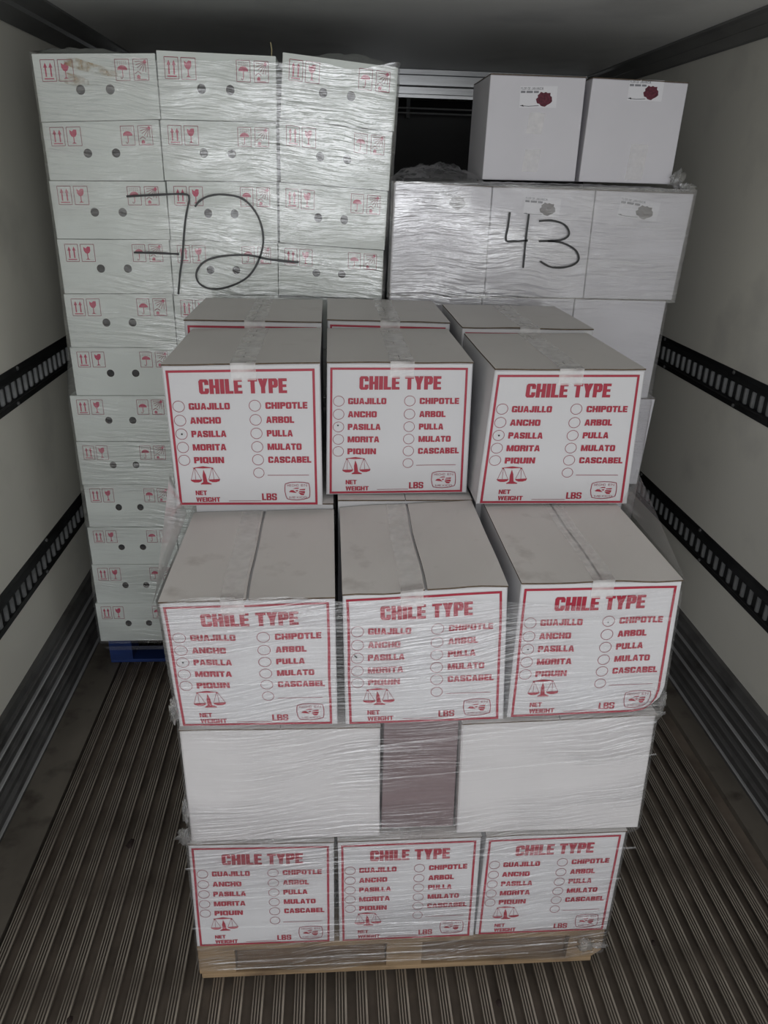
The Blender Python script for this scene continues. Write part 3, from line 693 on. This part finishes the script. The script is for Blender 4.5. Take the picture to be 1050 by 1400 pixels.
# ================================================================== right stack
def plainbox(TL, TR, BL, BR, Y, D, label, group, sticker=None, tapes=(), mt='cardl', visible=True):
    t = thing('carton', ((BL[0]+BR[0])/2, Y + D/2, min(BL[1], BR[1])), label, 'box', group)
    V = [(TL[0], Y, TL[1]), (TR[0], Y, TR[1]), (BR[0], Y, BR[1]), (BL[0], Y, BL[1])]; V += [(x, y + D, z) for x, y, z in V]
    o = obj('body', V, [(0, 3, 2, 1), (4, 5, 6, 7), (0, 1, 5, 4), (3, 7, 6, 2), (0, 4, 7, 3), (1, 2, 6, 5)], mt, t)
    md = o.modifiers.new('bevel', 'BEVEL'); md.width = .003; md.segments = 2
    # lid flaps
    xm = (TL[0]+TR[0])/2; th = .003
    for a, b in ((TL[0], xm - .001), (xm + .001, TR[0])):
        za = TL[1] + (TR[1]-TL[1])*(a-TL[0])/(TR[0]-TL[0]); zb_ = TL[1] + (TR[1]-TL[1])*(b-TL[0])/(TR[0]-TL[0])
        V = [(a, Y - .001, za), (b, Y - .001, zb_), (b, Y + D, zb_), (a, Y + D, za)]; V += [(x, y, z + th) for x, y, z in V]
        obj('flap', V, [(4, 5, 6, 7), (0, 3, 2, 1), (0, 1, 5, 4), (1, 2, 6, 5), (2, 3, 7, 6), (3, 0, 4, 7)], [mt, 'kraft'], t, [0, 0, 1, 1, 1, 1])
    if sticker:
        sx, sz, w, h, rotd, fmn = sticker; ca, sa = math.cos(rotd), math.sin(rotd)
        def P_(u, v, o_=.0008): u_ = (u - .5)*w; v_ = (.5 - v)*h; return (sx + u_*ca - v_*sa, Y - o_, sz + u_*sa + v_*ca)
        V = [P_(0, 0), P_(1, 0), P_(1, 1), P_(0, 1)]; st = obj('sticker', V, [(0, 3, 2, 1)], 'sticker', t)
        V, F, fm = [], [], []
        fl_ = []; n = 22
        for i in range(n):
            rr = .5 * (1 + .13*math.sin(i*3.1) + .08*math.sin(i*7.7)); fl_.append((.66 + rr*.42*math.cos(2*PI*i/n), .60 + rr*.66*math.sin(2*PI*i/n)))
        polys = [(0, [fl_[i], fl_[(i+1) % n], (.66, .60)]) for i in range(n)]
        asp = h / w
        for seg in line([(.02, .90), (.25, .93), (.52, .90)], .012, asp): polys.append((1, seg))
        polys.append((1, [(.02, .90), (.10, .86), (.12, .95)]))
        # tiny two-line caption
        for q in word('FLOR', .02, .17, .06, .17, .2, .15, .2) + word('DE', .20, .27, .06, .17, .2, .15, .2) + word('JAMAICA', .30, .62, .06, .17, .2, .15, .2): polys.append((2, q))
        for seg in line([(.02, .27), (.14, .27)], .05, asp) + line([(.17, .27), (.34, .27)], .05, asp) + line([(.37, .27), (.5, .27)], .05, asp): polys.append((2, seg))
        for mi, q in polys:
            b = len(V); V += [P_(u, v, .0012 + .0002*mi) for u, v in q]; F.append(tuple(range(b, b+len(q)))); fm.append(mi)
        obj('flower_print', V, F, [fmn, 'grey' if fmn == 'flowerg' else 'ink', 'grey'], st, fm)
    for (x0, z0, x1, z1) in tapes:
        V = [(x0, Y - .0006, z0), (x1, Y - .0006, z0), (x1 - .006, Y - .0006, z1), (x0 - .006, Y - .0006, z1)]; obj('tape', V, [(0, 3, 2, 1)], 'tape', t)
    return t
GR = 'plain white cartons of the right stack'
plainbox((.499, 2.155), (.801, 2.156), (.496, 1.858), (.803, 1.860), 2.655, .30, 'tall white carton with red flower sticker, left of the pair on the right stack', 'tall flower-sticker cartons', (.655, 2.099, .118, .060, .03, 'flower'), ((.632, 2.055, .682, 1.995), (.629, 1.95, .680, 1.885)))
plainbox((.822, 2.156), (1.131, 2.152), (.816, 1.860), (1.126, 1.860), 2.655, .30, 'tall white carton with red flower sticker, right of the pair on the right stack', 'tall flower-sticker cartons', (.996, 2.128, .112, .058, .0, 'flower'), ((.975, 1.975, 1.032, 1.87),))
YR = 2.60
plainbox((.206, 1.842), (.520, 1.836), (.200, 1.499), (.520, 1.499), YR, .5, 'wrapped white carton at the left of the row marked 43, under strong glare', GR, (.392, 1.795, .12, .06, -.1, 'flowerg'))
plainbox((.523, 1.836), (.858, 1.835), (.523, 1.499), (.862, 1.497), YR, .5, 'wrapped white carton in the middle of the row marked 43, under the marker number', GR, (.688, 1.782, .12, .058, -.05, 'flowerg'))
plainbox((.861, 1.835), (1.188, 1.833), (.865, 1.497), (1.175, 1.496), YR, .5, 'wrapped white carton at the right of the row marked 43, grey flower sticker on it', GR, (1.010, 1.782, .135, .060, -.12, 'flowerg'))
plainbox((.200, 1.493), (.515, 1.493), (.200, 1.152), (.515, 1.152), YR + .004, .5, 'white carton hidden under the left end of the row marked 43', 'hidden cartons of the right stack')
plainbox((.518, 1.493), (.835, 1.493), (.518, 1.152), (.835, 1.152), YR + .004, .5, 'white carton hidden under the middle of the row marked 43', 'hidden cartons of the right stack')
plainbox((.838, 1.493), (1.158, 1.492), (.838, 1.152), (1.150, 1.150), YR + .004, .5, 'plain white carton just below the row marked 43, beside the upper right wall rail', GR)
plainbox((.838, 1.147), (1.178, 1.147), (.838, .815), (1.164, .815), YR, .5, 'plain white carton sticking out behind the right side of the topmost right printed carton', GR)
for r, (zb_, zt_) in enumerate(((.815, 1.147), (.468, .812), (.120, .465))):
    for k, (a, b) in enumerate(((.200, .515), (.518, .835), (.838, 1.12))):
        if r == 0 and k == 2: continue
        plainbox((a, zt_), (b, zt_), (a, zb_), (b, zb_), YR + .002, .5, 'white carton in the lower right stack hidden behind the front load', 'hidden lower cartons of the right stack')

# ================================================================== stretch wrap
def shell(name, tab, ycor, mt, parent, zlo, zhi, off=.006, seed=0, dz=.006, amp=.0022, lowwave=.0, front_only=False, step=.012, topwave=.0):
    """closed film loop around a load: tab = [(z, xl, xr)], ycor = (y0, y1)"""
    def ext(z):
        if z <= tab[0][0]: return tab[0][1:]
        for (za, a, b), (zb, c, d) in zip(tab, tab[1:]):
            if z <= zb: k = (z - za) / max(1e-6, zb - za); return a + (c - a)*k, b + (d - b)*k
        return tab[-1][1:]
    def loop(xl, xr, y0, y1):
        rr = .012; pts = []
        def seg(a, b, n): return [((a[0] + (b[0]-a[0])*i/n), (a[1] + (b[1]-a[1])*i/n)) for i in range(n)]
        nx_ = 90; ny_ = 60
        def arc(cx, cy, a0): return [(cx + rr*math.cos(a0 + PI/2*i/3), cy + rr*math.sin(a0 + PI/2*i/3)) for i in range(3)]
        pts += seg((xl + rr, y0), (xr - rr, y0), nx_) + arc(xr - rr, y0 + rr, -PI/2)
        pts += seg((xr, y0 + rr), (xr, y1 - rr), ny_) + arc(xr - rr, y1 - rr, 0)
        pts += seg((xr - rr, y1), (xl + rr, y1), 20) + arc(xl + rr, y1 - rr, PI/2)
        pts += seg((xl, y1 - rr), (xl, y0 + rr), ny_) + arc(xl + rr, y0 + rr, PI)
        return pts
    nzr = int((zhi - zlo) / dz); V, F = [], []
    for j in range(nzr + 1):
        z0 = zlo + (zhi - zlo) * j / nzr; xl, xr = ext(z0); L_ = loop(xl - off, xr + off, ycor[0] - off, ycor[1] + off)
        n = len(L_); cx, cy = (xl + xr)/2, (ycor[0] + ycor[1])/2
        for i, (x_, y_) in enumerate(L_):
            zz = z0 + (lowwave * noise.noise(Vector((x_*5 + seed, y_*5, 1))) * max(0, 1 - j/12)) + topwave * noise.noise(Vector((x_*7 + seed, y_*5, 3))) * max(0, 1 - (nzr - j)/10)
            d = abs(noise.noise(Vector((x_*3 + seed, y_*3, z0*60 + x_*4)))) * amp + amp * .6 * (1 + noise.noise(Vector((x_*9, y_*9, z0*14 + seed))))
            # outward direction
            ox = -1 if i >= 2*60 + 90 + 20 - 60 + 6 + 3 and x_ < xl else (1 if x_ > xr else 0); oy = -1 if y_ < ycor[0] else (1 if y_ > ycor[1] else 0)
            if x_ < xl: ox = -1
            l_ = math.hypot(ox, oy) or 1; V.append((x_ + ox/l_*d, y_ + oy/l_*d, zz))
    for j in range(nzr):
        for i in range(n): k = (i+1) % n; F.append((j*n+i, j*n+k, (j+1)*n+k, (j+1)*n+i))
    return obj(name, V, F, mt, parent, smooth=True)
def ribbon(pts, w, Y, sub=4):
    # Catmull-Rom smoothed stroke in the XZ plane
    P4 = [pts[0]] + list(pts) + [pts[-1]]; out = []
    for i in range(1, len(P4) - 2):
        for k in range(sub):
            t_ = k / sub; a, b, c, d = P4[i-1:i+3]
            out.append(tuple(.5*((2*b[q]) + (-a[q]+c[q])*t_ + (2*a[q]-5*b[q]+4*c[q]-d[q])*t_*t_ + (-a[q]+3*b[q]-3*c[q]+d[q])*t_**3) for q in (0, 1)))
    out.append(pts[-1]); V, F = [], []
    for i, p in enumerate(out):
        a = out[max(0, i-1)]; b = out[min(len(out)-1, i+1)]; dx, dz = b[0]-a[0], b[1]-a[1]; l_ = math.hypot(dx, dz) or 1
        ww = w * (.85 + .25*noise.noise(Vector((i*.6, pts[0][0]*9, 0))))
        V += [(p[0] - dz/l_*ww/2, Y, p[1] + dx/l_*ww/2), (p[0] + dz/l_*ww/2, Y, p[1] - dx/l_*ww/2)]
    for i in range(len(out) - 1): F.append((2*i, 2*i+1, 2*i+3, 2*i+2))
    return V, F
def strokes(name, S_, w, Y, parent, label):
    V, F = [], []
    for s in S_:
        v, f = ribbon(s, w, Y); b = len(V); V += v; F += [tuple(b + q for q in ff) for ff in f]
    o = obj(name, V, F, 'ink', parent); o['label'] = label; return o
def crumple(name, c, size, n, amp, parent, mt='bunch', seed=0, dome=0.0, freq=14):
    V, F = [], []
    for j in range(n + 1):
        for i in range(n + 1):
            u, v = i/n - .5, j/n - .5
            q = Vector((u*size[0]*freq + seed, v*size[1]*freq, seed)); e = max(0, 1 - (2*u)**2) * max(0, 1 - (2*v)**2)
            d = noise.noise_vector(q * 1.0) * amp + noise.noise_vector(q * 2.7) * amp * .5
            h = dome * e ** .6 + abs(d.z) * (e ** .4)
            V.append((c[0] + u*size[0] + d.x*.5, c[1] + v*size[1] + d.y*.4, c[2] + h))
    for j in range(n):
        for i in range(n): a = j*(n+1)+i; F.append((a, a+1, a+n+2, a+n+1))
    return obj(name, V, F, mt, parent)
def tuft(c, r, parent, seed, n=22, sx=1, sy=.5, sz=1):
    V, F = [], []; m_ = n // 2
    for j in range(m_ + 1):
        for i in range(n):
            th = 2*PI*i/n; ph = PI*(j/m_) ; d = Vector((math.sin(ph)*math.cos(th), math.sin(ph)*math.sin(th), math.cos(ph)))
            k = r * (.45 + 1.1*abs(noise.noise(d*2.6 + Vector((seed, 0, 0)))) + .4*noise.noise(d*6 + Vector((0, seed, 0))))
            V.append((c[0] + d.x*k*sx, c[1] + d.y*k*sy, c[2] + d.z*k*sz))
    for j in range(m_):
        for i in range(n): k = (i+1) % n; F.append((j*n+i, j*n+k, (j+1)*n+k, (j+1)*n+i))
    return obj('film_tuft', V, F, 'tuft', parent, smooth=True)

wf_ = thing('stretch_wrap', (.19, 1.9, .03), 'clear creased stretch film around the printed cartons and wooden pallet in front', 'plastic wrap', 'stretch films around the three loads')
shell('film', [(.03, -.328, .698), (.12, -.328, .700), (.458, -.324, .698), (.470, -.3155, .724), (.785, -.317, .710), (.797, -.316, .719), (1.09, -.331, .705)], (Y0 - .0065, 2.585), 'film', wf_, .038, 1.098, off=.0025, seed=2, lowwave=.03, topwave=.025, amp=.002)
tuft((.640, Y0 - .022, .094), .022, wf_, 3, sx=1.1, sz=1.1); tuft((.675, Y0 - .018, .088), .016, wf_, 5, sx=1.8, sz=.5)
tuft((-.322, Y0 - .004, .84), .018, wf_, 8, sx=.6, sz=1.9); tuft((-.328, Y0 + .004, .482), .024, wf_, 11, sx=.9, sz=1.2); tuft((-.320, Y0 - .002, .56), .014, wf_, 13, sx=.6, sz=2.8)
tuft((.720, Y0 + .006, .83), .018, wf_, 17, sx=.5, sz=1.6)
def sheet(pts_a, pts_b, n, parent, seed, amp=.004, mt='tuft'):
    V, F = [], []; m_ = 10
    for j in range(n + 1):
        t_ = j/n; k = t_*(len(pts_a)-1); i0 = min(int(k), len(pts_a)-2); fr = k - i0
        a = Vector(pts_a[i0]).lerp(Vector(pts_a[i0+1]), fr); b = Vector(pts_b[i0]).lerp(Vector(pts_b[i0+1]), fr)
        for i in range(m_ + 1):
            p = a.lerp(b, i/m_); p = p + noise.noise_vector(Vector((p.x*30, p.y*4, p.z*30 + seed))) * amp * (4*(i/m_)*(1 - i/m_))
            V.append(p)
    for j in range(n):
        for i in range(m_): a_ = j*(m_+1)+i; F.append((a_, a_+1, a_+m_+2, a_+m_+1))
    return obj('film_fold', V, F, mt, parent, smooth=True)
sheet([(.712, Y0 - .004, 1.128), (.712, 1.66, 1.142)], [(.706, Y0 + .01, 1.142), (.742, 1.672, 1.225)], 20, wf_, 3)
sheet([(-.343, Y0 + .0, 1.085), (-.343, 1.69, 1.10)], [(-.336, Y0 + .01, 1.110), (-.378, 1.70, 1.20)], 20, wf_, 7)
# extra bunched bands of film crossing the front face
for (za, zb_, x0, x1, hh) in ((1.035, 1.050, -.20, .69, .010), (.740, .812, .10, .72, .012), (.640, .700, .0, .72, .007), (.400, .418, -.33, .72, .010), (.205, .185, -.33, .69, .007), (.300, .318, -.30, .70, .006), (.078, .098, -.30, .62, .010), (.055, .066, -.28, .50, .005), (.905, .925, -.30, .6, .005)):
    V, F = [], []; n = 60
    for i in range(n + 1):
        u = i/n; x_ = x0 + (x1 - x0)*u; z_ = za + (zb_ - za)*u + .002*noise.noise(Vector((u*8, za*30, 0)))
        h2 = hh * (.5 + .8*abs(noise.noise(Vector((u*6, za*17, 3)))))
        V += [(x_, Y0 - .0145, z_ - h2/2), (x_, Y0 - .0165, z_), (x_, Y0 - .0145, z_ + h2/2)]
    for i in range(n): a = 3*i; F += [(a, a+3, a+4, a+1), (a+1, a+4, a+5, a+2)]
    obj('film_band', V, F, 'band', wf_, smooth=True) if 'band' in M else None

wl_ = thing('stretch_wrap', (-.35, 2.9, .12), 'clear stretch film around the tall left stack, with a marker 72 on it', 'plastic wrap', 'stretch films around the three loads')
shell('film', [(.12, -.917, .172), (.30, -.917, .172), (.48, -.907, .172), (.80, -.902, .172), (1.13, -.900, .172), (1.30, -.878, .178), (1.64, -.870, .187), (1.80, -.868, .197), (2.0, -.866, .206), (2.19, -.868, .212)], (2.609, 3.15), 'filml', wl_, .131, 2.160, off=.0025, seed=31, dz=.010, amp=.002, topwave=.02)
strokes('marker_number', [[(-0.631, 1.78), (-0.536, 1.787), (-0.457, 1.791), (-0.438, 1.782), (-0.449, 1.739), (-0.459, 1.695), (-0.473, 1.606), (-0.485, 1.55), (-0.496, 1.486)], [(-0.626, 1.614), (-0.552, 1.614), (-0.483, 1.612)], [(-0.422, 1.755), (-0.407, 1.772), (-0.378, 1.787), (-0.332, 1.793), (-0.27, 1.781), (-0.227, 1.733), (-0.212, 1.668), (-0.226, 1.606), (-0.264, 1.548), (-0.325, 1.515), (-0.385, 1.505), (-0.425, 1.522), (-0.432, 1.556), (-0.403, 1.591), (-0.343, 1.609), (-0.261, 1.613), (-0.191, 1.601), (-0.1, 1.594)]], .0075, 2.600, wl_, 'black handwritten 72 with a barred seven')
crumple('film_bunch', (-.74, 2.76, 2.168), (.26, .24, 0), 26, .014, wl_, seed=4, dome=.018)
crumple('film_bunch', (.05, 2.78, 2.165), (.30, .26, 0), 28, .016, wl_, seed=9, dome=.038)
crumple('film_bunch', (-.35, 2.78, 2.182), (.30, .24, 0), 22, .006, wl_, seed=12, dome=.002)
# film overhanging at the pallet level
sheet([(-.895, 2.602, .118), (.10, 2.602, .122)], [(-.88, 2.606, .098), (.10, 2.606, .104)], 40, wl_, 5, amp=.006)

wr_ = thing('stretch_wrap', (.69, 2.85, .12), 'cloudy stretch film around the right stack, with a marker 43 on it', 'plastic wrap', 'stretch films around the three loads')
shell('film', [(1.46, .197, 1.183), (1.50, .197, 1.184), (1.845, .203, 1.193)], (2.597, 3.12), 'filmr', wr_, 1.488, 1.846, seed=51, dz=.007, amp=.0018, off=.004)
shell('lower_film', [(.12, .197, 1.160), (.81, .197, 1.168), (1.14, .197, 1.168), (1.148, .197, 1.163), (1.48, .197, 1.163)], (2.598, 3.12), 'filml', wr_, .13, 1.486, seed=55, dz=.012, amp=.001, off=.002)
strokes('marker_number', [[(0.581, 1.764), (0.579, 1.72), (0.577, 1.678), (0.607, 1.676), (0.649, 1.679)], [(0.644, 1.76), (0.642, 1.688), (0.642, 1.643), (0.642, 1.593)], [(0.679, 1.739), (0.721, 1.742), (0.765, 1.73), (0.784, 1.702), (0.759, 1.683), (0.686, 1.678)], [(0.716, 1.679), (0.766, 1.674), (0.812, 1.652), (0.826, 1.621), (0.794, 1.6), (0.738, 1.597), (0.697, 1.615)]], .0075, 2.586, wr_, 'black handwritten 43')
crumple('film_bunch', (.36, 2.80, 1.846), (.30, .32, 0), 40, .026, wr_, seed=21, dome=.045, freq=22)
crumple('film_bunch', (.70, 2.625, 1.846), (.80, .05, 0), 40, .008, wr_, seed=23, dome=.004, freq=30)
tuft((1.135, 2.63, 1.875), .030, wr_, 27, sx=.8, sy=.4, sz=1.1); tuft((1.165, 2.62, 1.853), .022, wr_, 29, sx=1.4, sy=.4, sz=.6)

# ================================================================== small debris on the floor
M['debris'] = mat('dried_chile_crumb', (.02, .010, .008), .8); M['dust'] = mat('pale_crumb', (.5, .42, .32), .9)
def crumb(x, y, r, m, label):
    V, F = [], []; n = 7
    for j, (k, zz) in enumerate(((.8, -.0005), (1, .3*r), (.4, .75*r))):
        V += [(x + k*r*math.cos(2*PI*i/n)*(1 + .3*math.sin(i*2.3 + r*900)), y + 1.6*k*r*math.sin(2*PI*i/n), zz) for i in range(n)]
    F = [(j*n+i, j*n+(i+1) % n, (j+1)*n+(i+1) % n, (j+1)*n+i) for j in range(2) for i in range(n)] + [tuple(range(2*n, 3*n)), tuple(range(n-1, -1, -1))]
    props(obj('floor_crumb', V, F, m, origin=(x, y, 0)), label, 'crumb')

crumb(-.60, 1.72, .012, 'debris', 'black crumb in a floor groove left of the front pallet')
crumb(-.47, 1.02, .006, 'dust', 'small pale crumb on the floor ribs at the lower left')
crumb(.412, 1.19, .007, 'debris', 'dark red chile crumb on the floor just in front of the wooden pallet')
crumb(.86, 1.33, .006, 'debris', 'dark crumb on the floor right of the wooden pallet corner')
crumb(-.62, 1.20, .007, 'debris', 'dark crumb on the floor ribs in the lower left corner')
